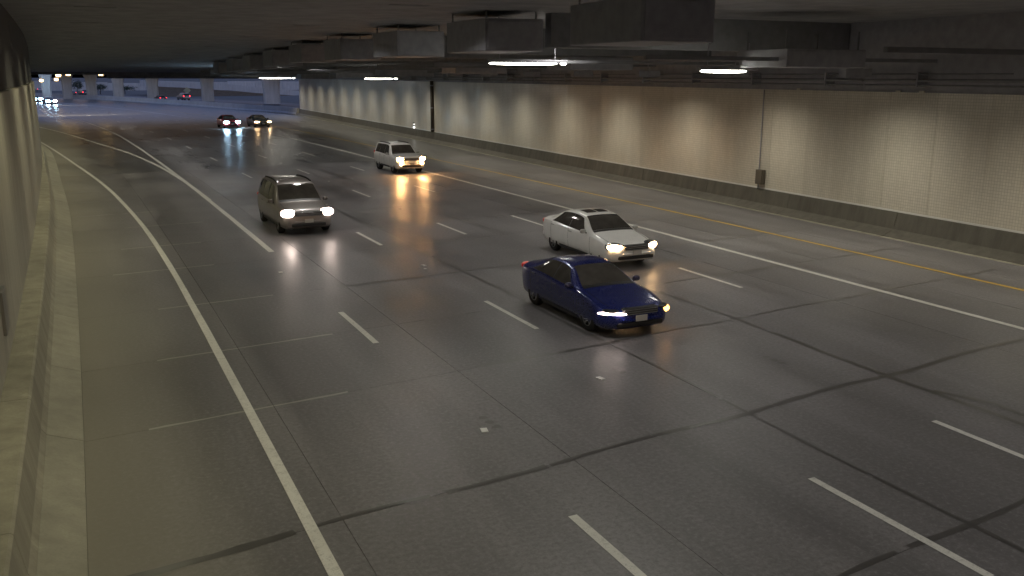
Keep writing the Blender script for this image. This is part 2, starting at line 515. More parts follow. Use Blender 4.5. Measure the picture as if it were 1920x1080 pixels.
# outdoor barrier follows the bend
ob = empty('concrete_barrier', (25, 172, 0)); tag(ob, 'pale curving concrete barrier outdoors past the end of the tiled wall', 'barrier')
ys_ = [Y_END+.05] + list(np.arange(152, 330, 8))
def obx(q): 
    k = min(1, max(0, (q-145)/20)); return (1-k)*wallX(q) + k*(36.2-bend(q))
for a, b in zip(ys_[:-1], ys_[1:]):
    sweep('barrier_length', [(0, -.3), (0, .08), (.2, .3), (.3, 1.0), (.6, 1.0), (.8, .3), (.95, -.3)],
          [(obx(q)-25, q-172) for q in np.linspace(a, b-.04, 4)], M['outer'], ob, True)

# left barrier and wall
lb = empty('concrete_barrier', (-1, 10, 0)); tag(lb, 'stained concrete barrier curving along the left wall', 'barrier')
LK = [(0, -.2), (0, .02), (-.08, .05), (-.53, .22), (-.53, -.2)]
LB = [(-.532, -.2), (-.532, .224), (-.60, .33), (-.69, .84), (-.73, .87), (-1.16, .87), (-1.16, -.2)]
def lx(q): return -.45 - left_flare(q) - bend(q)
yb = -29.2
jl = sorted([-29.2, -24.8, -20.4, -16.0, -11.6, -7.2] + [q-.33 for q in joints] + list(np.arange(joints[-1]+4, 150, 4.6)))
for a, b in zip(jl[:-1], jl[1:]):
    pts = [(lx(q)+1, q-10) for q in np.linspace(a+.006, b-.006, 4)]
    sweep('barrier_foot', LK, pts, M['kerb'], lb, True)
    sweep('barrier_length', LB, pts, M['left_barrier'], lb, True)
lw = empty('tunnel_wall', (-2, 10, 0)); tag(lw, 'plain olive grey concrete wall curving along the left edge', 'wall')
for a in np.arange(-30, 150, 6.0):
    pts = [(-.45-1.12-wall_flare(q)-bend(q)+2, q-10) for q in np.linspace(a+.014, a+5.986, 4)]
    sweep('wall_panel', [(0, .8), (0, 5.5), (-.4, 5.5), (-.4, .8)], pts, M['leftwall'], lw, True)
    sweep('upper_beam', [(-.12, 5.51), (-.12, 8.6), (-.5, 8.6), (-.5, 5.51)], pts, M['upper_dark'], lw, True)
# plate on the left wall
wp = MB().box(-.03, .09, -.33, .33, 0, .78, .012).build('wall_cabinet', M['galv'])
wp.location = (lx(18)-1.15, 18.0, 1.42); tag(wp, 'narrow pale metal cabinet fixed low on the left concrete wall', 'cabinet')

# right tiled wall: panels
rw = empty('tunnel_wall', (27.3, 20, 0)); tag(rw, 'long cream tiled tunnel wall above the barrier on the right', 'wall')
def topz(q): return 5.36 + .0011*max(0, q-20)
def wx(q): return wallX(q) + .70
yp = -30.4
k = 0
while yp < Y_END-.2:
    ye = min(yp+2.25, Y_END)
    g = .004 if k % 4 else .010
    V = []
    for dx in (0, .12):
        for q, zz in ((yp+g, .88), (ye-g, .88), (ye-g, topz(ye)), (yp+g, topz(yp))):
            V.append((wx(q)+dx-27.3+.02, q-20, zz))
    mesh_obj('wall_panel', V, [(0, 1, 2, 3), (7, 6, 5, 4), (0, 3, 7, 4), (1, 5, 6, 2), (3, 2, 6, 7), (0, 4, 5, 1)], M['tile'], rw)
    yp = ye; k += 1
sweep('backing', [(.10, .3), (.10, 8.6), (.6, 8.6), (.6, .3)], [(wx(-31)-27.3, -51), (wx(Y_END+.1)-27.3, Y_END+.1-20)], M['darksteel'], rw, True)
# bright end return of the wall and the odd clips on its upper edge
for q in (31.0, 25.5, 24.4, 18.0):
    c_ = MB().box(0, .05, -.12, .12, 0, .06).build('edge_clip', M['tile'], rw); c_.location = (wx(q)-27.3, q-20, topz(q)+.004)
sweep('base_trim', [(0, 0), (0, .07), (.03, .07), (.03, 0)], [(wx(q)-27.3-.012, q-20) for q in (-30, 60, Y_END)], M['post_marker'], rw, True).location.z = .882

# ------------------------------------------------------------------ roof of the tunnel
roof = empty('tunnel_roof', (13, 40, 6)); tag(roof, 'dark sooty concrete tunnel ceiling overhead', 'ceiling')
def zc(Y): return 8.0 if Y < 55 else 8.0 - 1.7*(Y-55)/90.0
V, F = [], []
Yr = [-45, -10, 20, 40, 55, 70, 85, 100, 115, 130, Y_END]
for q in Yr:
    V += [(-8-bend(q)-13 - left_flare(q), q-40, zc(q)-6), (31.2-13, q-40, zc(q)-6), (-8-bend(q)-13-left_flare(q), q-40, zc(q)-6+.5), (31.2-13, q-40, zc(q)-6+.5)]
for i in range(len(Yr)-1):
    a = 4*i
    F += [(a, a+4, a+5, a+1), (a+2, a+3, a+7, a+6), (a, a+2, a+6, a+4), (a+1, a+5, a+7, a+3)]
F += [(0, 1, 3, 2), (a+4, a+6, a+7, a+5)]
mesh_obj('ceiling_slab', V, F, M['ceiling'], roof)
def rbox(name, x0, x1, y0, y1, z0, z1, mat, bev=.02):
    return MB().box(x0-13, x1-13, y0-40, y1-40, z0-6, z1-6, bev).build(name, mat, roof)
rbox('portal_beam', 3.4, 31.3, 143.2, 144.8, 5.48, 8.2, M['ceiling'])
rbox('portal_beam', -40, 3.38, 143.2, 144.8, 6.0, 8.2, M['ceiling'])
for q in np.arange(28.5, 135, 9.25):
    z0 = 6.86 if q < 60 else 6.86 - (q-60)*.0125
    rbox('cross_beam', 14.6, wx(q)+.05, q-.22, q+.22, z0, zc(q)+.02, M['beam'])
for q in np.arange(14.6, 135, 9.25):
    z0 = 6.42 if q < 50 else 6.42 - (q-50)*.0085
    rbox('light_rail', 15.5, wx(q)-.05, q-.06, q+.06, z0, z0+.12, M['beam'], .01)
for i in range(6):
    a, b = -30+i*29.2, -30+i*29.2+29.1
    sweep('edge_beam', [(0, 0), (0, 2.9), (.5, 2.9), (.5, 0)], [(wx(q)-13+.24, q-40) for q in (a, min(b, 144))], M['darksteel'], roof, True).location.z = topz(a)-6+.12 

def ceiling_box(x0, x1, y0, L, z0, z1, label):
    e = empty('ceiling_box', ((x0+x1)/2, y0+L/2, z1)); tag(e, label, 'ceiling box', 'dark boxes hung in rows under the ceiling')
    w, h = (x1-x0)/2, z1-z0
    MB().box(-w, w, -L/2, L/2, -h, 0, .03).build('casing', M['darksteel'], e)
    f = MB()
    f.box(-w+.08, w-.08, -L/2-.025, -L/2+.01, -h+.08, -.08, .01); f.build('front_panel', M['darksteel'], e)
    for sx in (-1, 1):
        for s2 in (-1, 1):
            MB().cyl((sx*(w-.15), s2*(L/2-.25), .3), .03, .6, seg=8).build('hanger', M['beam'], e)
names = ['nearest', 'second', 'third', 'fourth', 'fifth', 'sixth', 'seventh', 'eighth', 'ninth', 'tenth']
for i in range(9):
    q = 18.65 + 9.22*i
    dz = -max(0, q-55)*.016
    ceiling_box(12.0, 14.1, q, 3.5, 6.72+dz, 7.75+dz, '%s dark box in the left hanging row under the ceiling, counted from the camera' % names[i])
for i in range(6):
    q = 23.4 + 14.5*i; dz = -max(0, q-40)*.011
    ceiling_box(20.6, 24.0, q, 2.4, 6.22+dz, 6.80+dz, '%s flat dark box in the right hanging row near the tiled wall' % names[i])

for off, z, r_ in ((.30, 5.62, .035), (.34, 5.80, .055), (.30, 6.02, .03)):
    for i in range(7):
        a = -20+i*23.5; V, F = [], []
        for q in (a, min(a+23.4, 143)):
            V += [(wx(q)-off-13+r_*math.cos(t_), q-40, z-6+max(0, q-20)*.0005+r_*math.sin(t_)) for t_ in np.linspace(0, 2*math.pi, 9)[:-1]]
        F = [(j, (j+1) % 8, 8+(j+1) % 8, 8+j) for j in range(8)]
        mesh_obj('conduit', V, F, M['beam'], roof, True)
for q in np.arange(-18, 142, 4.7):
    rbox('conduit_bracket', wx(q)-.42, wx(q)+.3, q-.03, q+.03, 5.56, 6.1, M['darksteel'], 0)

# ------------------------------------------------------------------ luminaires
def spot(parent, loc, power, half, col, blend=.35, radius=.15, tilt=(0, 0, 0), name='lamp_light'):
    l = bpy.data.lights.new(name, 'SPOT'); l.energy = power; l.spot_size = 2*R(half); l.spot_blend = blend
    l.shadow_soft_size = radius; l.color = col
    o = bpy.data.objects.new(name, l); o.location = loc; o.rotation_euler = tilt
    return link(o, parent)
WARM = (1, .92, .74); OLIVE = (1, .93, .62)
def downlight(x, y, z, power, half, col, label, group, blend=.25, wide=0, stem=True):  # also builds the added fill rows over the middle and right lanes
    e = empty('shielded_or_fill_lamp', (x, y, z)); tag(e, label, 'lamp', group)
    b = MB()
    b.box(-.62, .62, -.16, -.145, -.13, .16); b.box(-.62, .62, .145, .16, -.13, .16)
    b.box(-.62, -.605, -.145, .145, -.13, .16); b.box(.605, .62, -.145, .145, -.13, .16)
    b.box(-.605, .605, -.145, .145, .14, .16)
    b.build('housing', M['darksteel'] if stem else M['ceiling'], e)
    if stem: MB().cyl((0, 0, .16+.35), .025, .7, seg=8).build('stem', M['darksteel'], e)
    spot(e, (0, 0, -.17), power, half, col, blend)
    if wide: spot(e, (0, 0, -.2), wide, 74, col, 1.0)  # second wide spot, added as fill for the upper wall
for i in range(21):
    q = 4.1 + 6.95*i
    downlight(wx(q)-2.75, q, 6.04 - max(0, q-60)*.0028, (115 if q < 110 else 90)*(.8+.4*random.random()), 52+3*random.random(), WARM, 'shielded downlight in the row washing the tiled right wall', 'shielded lamps along the tiled wall', .7, 250)
for i in range(15):
    q = -6 + 9.6*i
    downlight(PX(.9, q)-left_flare(q)*.8, q, zc(q)+.12, (430 if q > 25 else 360) if q < 85 else 260, 70, OLIVE, 'shielded downlight in the row over the left ramp lane', 'shielded lamps over the left lane', 1.0, 0, False)
for i in range(11):  # unseen row, added to even out the light on the middle lanes
    q = 2 + 12.6*i
    downlight(PX(9.4, q), q, zc(q)+.12, 410 if q < 92 else 150, 76, (1, .96, .90), 'unseen fill downlight in the added row over the middle lanes', 'added fill lamps over the middle lanes', .6, 0, False)

for i in range(7):  # another unseen row, added to brighten the right lanes
    q = 7 + 12.6*i
    downlight(PX(17.6, q), q, zc(q)+.12, 330, 66, (1, .95, .88), 'unseen fill downlight in the added row over the right hand lanes', 'added fill lamps over the right lanes', .8, 0, False)

def tube_lamp(x, y, z, L, label, stub=True):
    e = empty('tube_lamp', (x, y, z)); tag(e, label, 'lamp', 'bright tube lamps under the ceiling')
    MB().box(-L/2, L/2, -.11, .11, .03, .15, .02).build('housing', M['darksteel'], e)
    MB().ell((-.18, 0, .0), (L/2-.24, .085, .055), pw=.8).build('lens', M['lens'], e, True)
    if stub: MB().ell((L/2-.14, 0, .0), (.13, .07, .045), pw=.8).build('end_lens', M['lens'], e, True)
    for s in (-1, 1): MB().cyl((s*L*.35, 0, .15+.4), .02, .8, seg=8).build('stem', M['darksteel'], e)
    spot(e, (0, 0, -.06), 120, 62, WARM, .6)
tube_lamp(16.0, 32.95, 6.40, 3.45, 'longest bright tube lamp, nearest to the middle of the ceiling')
tube_lamp(20.2, 25.85, 6.10, 2.45, 'bright tube lamp farthest right above the tiled wall', False)
tube_lamp(22.0, 72.5, 5.70, 2.8, 'small bright tube lamp above the dark drain pipe side of the wall')
tube_lamp(21.2, 112.0, 5.64, 4.2, 'small bright tube lamp at the far end of the tiled wall')

# far flood lamps at the mouth
for x, y, z, lab in ((-6.9, 200, 4.9, 'leftmost far flood lamp just above the left wall edge'), (-4.3, 200, 5.1, 'lower far flood lamp left of the paired stars'),
                     (-2.9, 150, 5.93, 'left one of the two starry flood lamps at the tunnel mouth'), (-1.6, 150, 6.1, 'right one of the two starry flood lamps at the tunnel mouth'),
                     (2.75, 150, 6.12, 'single flood lamp right of the starry pair at the tunnel mouth')):
    e = empty('flood_lamp', (x, y, z)); tag(e, lab, 'lamp', 'flood lamps at the tunnel mouth')
    MB().ell((0, -.1, 0), (.34, .2, .24), pw=.8).build('lens', M['star'], e, True)
    MB().box(-.42, .42, .02, .3, -.32, .34, .05).build('housing', M['darksteel'], e)
    MB().cyl((0, .18, .3+1.2), .05, 2.4, seg=8).build('stem', M['darksteel'], e)
    spot(e, (0, .5, -.5), 900, 60, (1, .86, .62), .8, tilt=(R(52), 0, 0))

# ------------------------------------------------------------------ fittings on the right wall
pq = 80.0
dp = empty('drain_pipe', (wx(pq)-.1, pq, .88)); tag(dp, 'dark brown vertical drain pipe running up the tiled wall', 'pipe')
MB().cyl((0, 0, 2.3), .17, 4.6, seg=14).build('pipe', M['pipe'], dp, True)
for z in (.25, 2.2, 4.2): MB().cyl((0, 0, z), .20, .1, seg=14).build('bracket', M['darksteel'], dp)
cq = 33.0
cb = empty('call_box', (wx(cq)-.02, cq, 1.1)); tag(cb, 'small brown metal box low on the tiled wall with a conduit above', 'box')
MB().box(-.22, 0, -.22, .22, 0, .66, .02).build('casing', M['cabinet'], cb)
MB().box(-.235, -.221, -.18, .18, .05, .6, .004).build('door', M['cabinet'], cb)
MB().cyl((-.03, .2, 2.45), .028, 3.6, seg=8).build('conduit', M['darksteel'], cb)
MB().cyl((-.03, .2, -.1), .028, .2, seg=8).build('conduit', M['darksteel'], cb)
hq = 86.0
hl = empty('marker_lamp', (wallX(hq)+.82, hq, .88)); tag(hl, 'small white marker lamp in a dark housing on the barrier top', 'lamp')
MB().box(-.16, .16, -.16, .16, 0, .62, .05).build('housing', M['black_trim'], hl)
MB().ell((-.12, -.1, .12), (.13, .12, .08)).build('lens', emit('marker_lens', (1, 1, .95), 2.5), hl, True)
MB().ell((-.12, -.1, .42), (.10, .1, .09)).build('upper_lens', emit('marker_lens_dim', (1, 1, .95), .8), hl, True)

# ------------------------------------------------------------------ outdoors
via = empty('viaduct', (12, 235, 0)); tag(via, 'elevated road on wide concrete columns beyond the tunnel mouth', 'viaduct')
piers = [(36.9, 202, 3.4), (26.6, 226, 2.7), (15.6, 241, 2.6), (8.2, 249, 2.5), (2.3, 262, 2.5), (-3.4, 263, 2.3), (-7.4, 240, 2.0)]
for x, y, w in piers:
    prof = [(0, 1.0), (3.2, 1.0), (4.4, 1.06), (5.4, 1.22), (6.4, 1.5), (6.9, 1.55)]
    V, F = [], []
    for z, k in prof:
        hw, hd, ch = w/2*k, .75, .25
        V += [(x-12+a, y-235+b, z) for a, b in ((-hw+ch, -hd), (hw-ch, -hd), (hw, -hd+ch), (hw, hd-ch), (hw-ch, hd), (-hw+ch, hd), (-hw, hd-ch), (-hw, -hd+ch))]
    for i in range(len(prof)-1):
        for j in range(8):
            a, b = i*8+j, i*8+(j+1) % 8; F.append((a, b, b+8, a+8))
    F.append(tuple(range((len(prof)-1)*8, len(prof)*8)))
    mesh_obj('column', V, F, M['outer'], via)
V, F = [], []
dl = [(60, 172), (48, 190), (36.9, 203), (26.6, 226), (15.6, 242), (5, 255), (-6, 262), (-30, 270)]
for i, (x, y) in enumerate(dl):
    a, b = dl[max(0, i-1)], dl[min(len(dl)-1, i+1)]
    d = Vector((b[0]-a[0], b[1]-a[1])).normalized(); nn = Vector((-d.y, d.x))
    for s, z in ((-5, 6.9), (5, 6.9), (5.4, 8.0), (5.4, 9.0), (5.1, 9.0), (5.1, 8.1), (-5.1, 8.1), (-5.1, 9.0), (-5.4, 9.0), (-5.4, 8.0)):
        V.append((x+nn.x*s-12, y+nn.y*s-235, z))
for i in range(len(dl)-1):
    for j in range(10):
        a, b = i*10+j, i*10+(j+1) % 10; F.append((a, b, b+10, a+10))
mesh_obj('deck', V, F, M['outer'], via)

rampo = empty('ramp_bank', (45, 300, 0)); tag(rampo, 'brown earth bank carrying a sloping ramp with a pale parapet', 'embankment')
V = [(18, 292, -.3), (62, 292, -.3), (18, 300, 2.9), (60, 300, -.1), (18, 330, 2.9), (60, 330, -.1)]
mesh_obj('slope', [(a-45, b-300, c) for a, b, c in V], [(0, 1, 3, 2), (2, 3, 5, 4)], M['dirt'], rampo)
V = []
for x, z in ((16, 3.3), (36, 2.7), (52, 1.0), (66, -.2)):
    V += [(x-45, 0, z-.6), (x-45, 0, z+1.25), (x-45, .5, z+1.25), (x-45, .5, z-.6)]
F = []
for i in range(3):
    for j in range(4):
        a, b = i*4+j, i*4+(j+1) % 4; F.append((a, b, b+4, a+4))
mesh_obj('parapet', V, F, M['outer'], rampo)
fr = empty('retaining_wall', (10, 420, 0)); tag(fr, 'long pale retaining wall far behind the columns', 'wall')
for i in range(14):
    MB().box(-60+i*12.0, -60+i*12.0+11.9, 0, .6, -.3, 3.2+.5*math.sin(i*.8)).build('wall_panel', M['outer'], fr)
# far hedge-like trees against the retaining wall, in front of it
def tree(x, y, h, w, label):
    e = empty('roadside_tree', (x, y, -.2)); tag(e, label, 'tree', 'dark trees behind the columns')
    MB().cyl((0, 0, h*.25), .16, h*.5, seg=8, r2=.08).build('trunk', M['pipe'], e)
    V, F = [], []
    rg = random.Random(int(x*7+y))
    for i in range(900):
        th, ph_ = rg.uniform(0, 6.283), math.acos(rg.uniform(-1, 1)); rr = rg.uniform(.45, 1)*(.75+.25*math.sin(3*th+x))
        c = Vector((w/2*rr*math.sin(ph_)*math.cos(th), w/2*rr*math.sin(ph_)*math.sin(th), h*.62+h*.38*rr*math.cos(ph_)))
        a = Vector((rg.gauss(0, 1), rg.gauss(0, 1), rg.gauss(0, 1))).normalized()*.16
        b = a.cross(Vector((rg.gauss(0, 1), rg.gauss(0, 1), rg.gauss(0, 1)))).normalized()*.11
        k = len(V); V += [c-a, c+b, c+a, c-b]; F.append((k, k+1, k+2, k+3))
    mesh_obj('crown', V, F, M['leaf'], e)
M['leaf'] = plain('dark_leaves', (.045, .06, .035), .6, vary=.4)
tree(-1.2, 330, 5.0, 5.0, 'dark tree behind the second column gap from the left')
tree(5.5, 336, 3.6, 6.0, 'low dark tree behind the third column gap from the left')
tree(13.2, 340, 3.0, 9.0, 'wide low dark shrub-like tree between the middle columns')
sg = empty('warning_sign', (25.6, 262, -.2)); tag(sg, 'small diamond warning sign on a post between two columns', 'sign')
MB().cyl((0, 0, 1.1), .05, 2.2, seg=8).build('post', M['galv'], sg)
V = [(-.95, -.06, 2.2), (0, -.06, 1.25), (.95, -.06, 2.2), (0, -.06, 3.15), (-.95, -.03, 2.2), (0, -.03, 1.25), (.95, -.03, 2.2), (0, -.03, 3.15)]
mesh_obj('sign_face', V, [(0, 1, 2, 3), (7, 6, 5, 4), (0, 4, 5, 1), (1, 5, 6, 2), (2, 6, 7, 3), (3, 7, 4, 0)], M['signface'], sg)

# ------------------------------------------------------------------ vehicles
def car_paint(name, col, flake=.0, rough=.32):
    x = N(name); g = x.n('TexCoord')
    nz = x.noise(g.outputs['Object'], 2.2, 5); fi = x.noise(g.outputs['Object'], 40, 3)
    sep = x.n('SeparateXYZ'); x.l(g.outputs['Object'], sep.inputs[0])
    low = x.ramp(x.math('ADD', sep.outputs[2], x.math('MULTIPLY', nz, .35)), [(.28, .5), (.55, 0)])   # road dirt on the sills
    c = x.mix(nz, tuple(v*.88 for v in col), tuple(min(1, v*1.08) for v in col))
    x.set(Base_Color=x.mix(low, c, (.09, .08, .065)), Roughness=x.math('ADD', rough-.1, x.math('MULTIPLY', fi, .2)), Metallic=flake)
    x.b.inputs['Coat Weight'].default_value = .7; x.b.inputs['Coat Roughness'].default_value = .08
    return x.m

SHAPES = {
 'sedan': dict(L=4.8, wr=.325, wb=(.98, 3.76), ww=.205,
   top=[(0, .60), (.04, .68), (.2, .755), (.6, .84), (1.22, .955), (1.36, 1.0), (2.08, 1.375), (2.35, 1.43), (2.75, 1.455), (3.25, 1.43), (3.55, 1.37), (4.15, 1.11), (4.3, 1.085), (4.62, 1.07), (4.76, .98), (4.8, .86)],
   belt=[(0, .52), (.08, .60), (.3, .68), (1.25, .87), (2.4, .93), (4.1, 1.0), (4.6, .98), (4.8, .74)],
   bot=[(0, .34), (.08, .25), (.4, .19), (2.4, .2), (4.2, .21), (4.7, .3), (4.8, .45)],
   w=[(0, .58), (.06, .70), (.25, .82), (.8, .895), (2.4, .91), (4.0, .90), (4.5, .84), (4.72, .75), (4.8, .64)],
   roof=[(0, .50), (.06, .60), (.25, .70), (.8, .76), (1.3, .78), (2.08, .605), (2.75, .575), (3.5, .575), (4.15, .68), (4.5, .68), (4.8, .52)],
   ws=(1.42, 2.1), rw=(3.58, 4.12), side=[(1.52, 2.10, 2.66, 2.64), (2.70, 2.68, 3.86, 3.46)],
   head=(.63, .28, .675, .27, .20, .105, .72), tailp=(.66, 4.6, .90)),
 'coupe_sedan': dict(L=4.72, wr=.335, wb=(.95, 3.74), ww=.22,
   top=[(0, .58), (.05, .67), (.25, .745), (.7, .83), (1.3, .92), (1.42, .96), (2.2, 1.32), (2.5, 1.38), (2.8, 1.395), (3.2, 1.37), (3.6, 1.27), (4.2, 1.08), (4.5, 1.05), (4.66, .98), (4.72, .84)],
   belt=[(0, .5), (.08, .58), (.3, .67), (1.3, .86), (2.4, .91), (4.1, .98), (4.5, .95), (4.72, .72)],
   bot=[(0, .3), (.08, .21), (.4, .17), (2.4, .18), (4.2, .2), (4.6, .3), (4.72, .45)],
   w=[(0, .62), (.06, .74), (.25, .84), (.8, .91), (2.4, .915), (4.0, .915), (4.5, .85), (4.72, .66)],
   roof=[(0, .54), (.06, .63), (.25, .72), (.8, .78), (1.35, .78), (2.2, .59), (2.8, .56), (3.5, .56), (4.2, .66), (4.5, .66), (4.72, .52)],
   ws=(1.48, 2.22), rw=(3.5, 4.16), side=[(1.62, 2.22, 2.68, 2.66), (2.72, 2.70, 3.85, 3.40)],
   head=(.66, .27, .645, .25, .20, .05, .7), tailp=(.66, 4.54, .92)),
 'suv': dict(L=4.75, wr=.385, wb=(.95, 3.72), ww=.25,
   top=[(0, .86), (.04, 1.0), (.18, 1.06), (.6, 1.11), (1.22, 1.165), (1.34, 1.2), (1.92, 1.66), (2.1, 1.735), (2.7, 1.775), (3.8, 1.765), (4.35, 1.72), (4.5, 1.62), (4.66, 1.2), (4.72, 1.0), (4.75, .8)],
   belt=[(0, .78), (.06, .92), (.3, 1.0), (1.25, 1.07), (2.4, 1.09), (4.2, 1.13), (4.6, 1.08), (4.75, .74)],
   bot=[(0, .5), (.08, .38), (.4, .3), (2.4, .32), (4.2, .33), (4.7, .45), (4.75, .55)],
   w=[(0, .78), (.05, .85), (.2, .91), (.8, .95), (2.4, .96), (4.0, .955), (4.55, .91), (4.7, .87), (4.75, .8)],
   roof=[(0, .68), (.05, .76), (.2, .81), (.8, .83), (1.3, .83), (1.92, .70), (2.4, .68), (4.2, .68), (4.5, .74), (4.75, .7)],
   ws=(1.38, 1.94), rw=(4.47, 4.66), side=[(1.56, 1.98, 2.45, 2.45), (2.53, 2.53, 3.36, 3.36), (3.44, 3.44, 4.3, 4.2)],
   head=(.72, .12, .93, .22, .13, .115, .45), tailp=(.82, 4.62, 1.08)),
 'van': dict(L=5.0, wr=.36, wb=(.98, 4.0), ww=.22,
   top=[(0, .72), (.05, .84), (.25, .93), (.7, 1.02), (1.12, 1.1), (1.24, 1.15), (2.0, 1.64), (2.25, 1.72), (2.9, 1.765), (4.0, 1.75), (4.6, 1.69), (4.78, 1.55), (4.92, 1.1), (4.97, .9), (5.0, .75)],
   belt=[(0, .64), (.08, .76), (.3, .86), (1.2, 1.0), (2.4, 1.04), (4.4, 1.06), (4.85, 1.02), (5.0, .7)],
   bot=[(0, .38), (.08, .28), (.4, .22), (2.4, .23), (4.4, .25), (4.9, .36), (5.0, .5)],
   w=[(0, .68), (.06, .78), (.25, .88), (.8, .95), (2.4, .975), (4.2, .97), (4.8, .92), (4.95, .86), (5.0, .78)],
   roof=[(0, .58), (.06, .67), (.25, .76), (.8, .82), (1.2, .83), (2.0, .72), (2.5, .70), (4.5, .69), (4.8, .74), (5.0, .68)],
   ws=(1.28, 2.02), rw=(4.76, 4.93), side=[(1.5, 2.06, 2.6, 2.6), (2.68, 2.68, 3.6, 3.6), (3.68, 3.68, 4.62, 4.52)],
   head=(.70, .22, .80, .23, .18, .13, .6), tailp=(.84, 4.88, 1.0)),
}

class Body:
    def __init__(s, sh):
        s.sh = sh; s.L = sh['L']
        for k in ('top', 'belt', 'bot', 'w', 'roof'): setattr(s, k, pchip(*zip(*sh[k])))
    def ring(s, q):
        zt, zb, z0, w, wr = s.top(q), s.belt(q), s.bot(q), s.w(q), s.roof(q)
        zt = max(zt, zb+.035); cr = min(.045, (zt-zb)*.5); ze = zt-cr
        wr = min(wr, w-.02)
        hh = zb-z0
        P = [(0, z0), (w*.55, z0), (w*.86, z0+.01), (w*.955, z0+.07), (w*.985, z0+hh*.32), (w, z0+hh*.58), (w*.995, z0+hh*.8), (w*.975, zb-.02), (w*.95, zb)]
        a = Vector((w*.95, zb)); b = Vector((wr, ze))
        n = 6
        for i in range(1, n+1):
            k = i/n; p = a.lerp(b, k); p.x += .022*math.sin(k*math.pi)*min(1, (ze-zb)/.3); P.append((p.x, p.y))
        P += [(wr*.93, ze+cr*.35), (wr*.72, ze+cr*.72), (wr*.4, ze+cr*.93), (0, zt)]
        return P
    def side(s, q, t):                      # greenhouse flank, t 0..1
        P = s.ring(q)[8:15]; f = t*6; i = min(5, int(f)); k = f-i
        return (P[i][0]+(P[i+1][0]-P[i][0])*k, P[i][1]+(P[i+1][1]-P[i][1])*k)
    def flank(s, q, z):                     # x of the lower side at height z
        P = s.ring(q)[3:9]
        for a, b in zip(P[:-1], P[1:]):
            if a[1] <= z <= b[1]: return a[0]+(b[0]-a[0])*(z-a[1])/max(1e-6, b[1]-a[1])
        return P[-1][0]
    def topz(s, q, x):
        P = s.ring(q)[14:]
        P = [(p[0], p[1]) for p in P][::-1]
        for a, b in zip(P[:-1], P[1:]):
            if a[0] <= x <= b[0]: return a[1]+(b[1]-a[1])*(x-a[0])/max(1e-6, b[0]-a[0])
        return P[-1][1]

def grid_patch(fn, nu, nv, name, mat, parent, off=.006, flip=False, thick=.004):
    G = [[Vector(fn(i/nu, j/nv)) for j in range(nv+1)] for i in range(nu+1)]
    V, F = [], []
    for i in range(nu+1):
        for j in range(nv+1):
            du = G[min(i+1, nu)][j]-G[max(i-1, 0)][j]; dv = G[i][min(j+1, nv)]-G[i][max(j-1, 0)]
            n = du.cross(dv)
            n = n.normalized() if n.length > 1e-9 else Vector((0, 0, 1))
            if flip: n = -n
            V.append(G[i][j]+n*off)
    for i in range(nu):
        for j in range(nv):
            a = i*(nv+1)+j; f = (a, a+nv+1, a+nv+2, a+1)
            F.append(f[::-1] if flip else f)
    return mesh_obj(name, V, F, mat, parent, True)

def make_wheel(parent, x, y, z, r, w, side):
    e = bpy.data.objects.new('wheel', None); link(e, parent); e.location = (x, y, z)
    prof = [(r*.62, -w/2), (r*.9, -w/2), (r*.98, -w/2+.03), (r, -w/4), (r, w/4), (r*.98, w/2-.03), (r*.9, w/2), (r*.62, w/2)]
    seg = 28; V, F = [], []
    for i in range(seg):
        a = 2*math.pi*i/seg
        V += [(p[1], p[0]*math.cos(a), p[0]*math.sin(a)) for p in prof]
    n = len(prof)
    for i in range(seg):
        for j in range(n-1):
            a, b = i*n+j, ((i+1) % seg)*n+j; F.append((a, a+1, b+1, b))
    mesh_obj('tyre', V, F, M['rubber'], e, True)
    b = MB(); xo = side*(w/2-.035)
    b.cyl((xo-side*.05, 0, 0), r*.63, .02, 'X', 24)
    b.build('brake_well', M['black_trim'], e)
    b = MB(); b.cyl((xo+side*.01, 0, 0), r*.15, .04, 'X', 14)
    for k in range(5):
        mt = Matrix.Rotation(k*2*math.pi/5, 4, 'X')
        b.box(xo-.015, xo+.018, -r*.085, r*.085, r*.1, r*.6, 0, mt)
    ri = [(r*.56, xo-.03), (r*.64, xo-.03), (r*.64, xo+.02*side), (r*.56, xo+.02*side)]
    sg = 24
    vs = [[b.bm.verts.new((p[1], p[0]*math.cos(2*math.pi*i/sg), p[0]*math.sin(2*math.pi*i/sg))) for p in ri] for i in range(sg)]
    for i in range(sg):
        for j in range(4): b.bm.faces.new((vs[i][j], vs[i][(j+1) % 4], vs[(i+1) % sg][(j+1) % 4], vs[(i+1) % sg][j]))
    b.build('rim', M['alloy'], e)

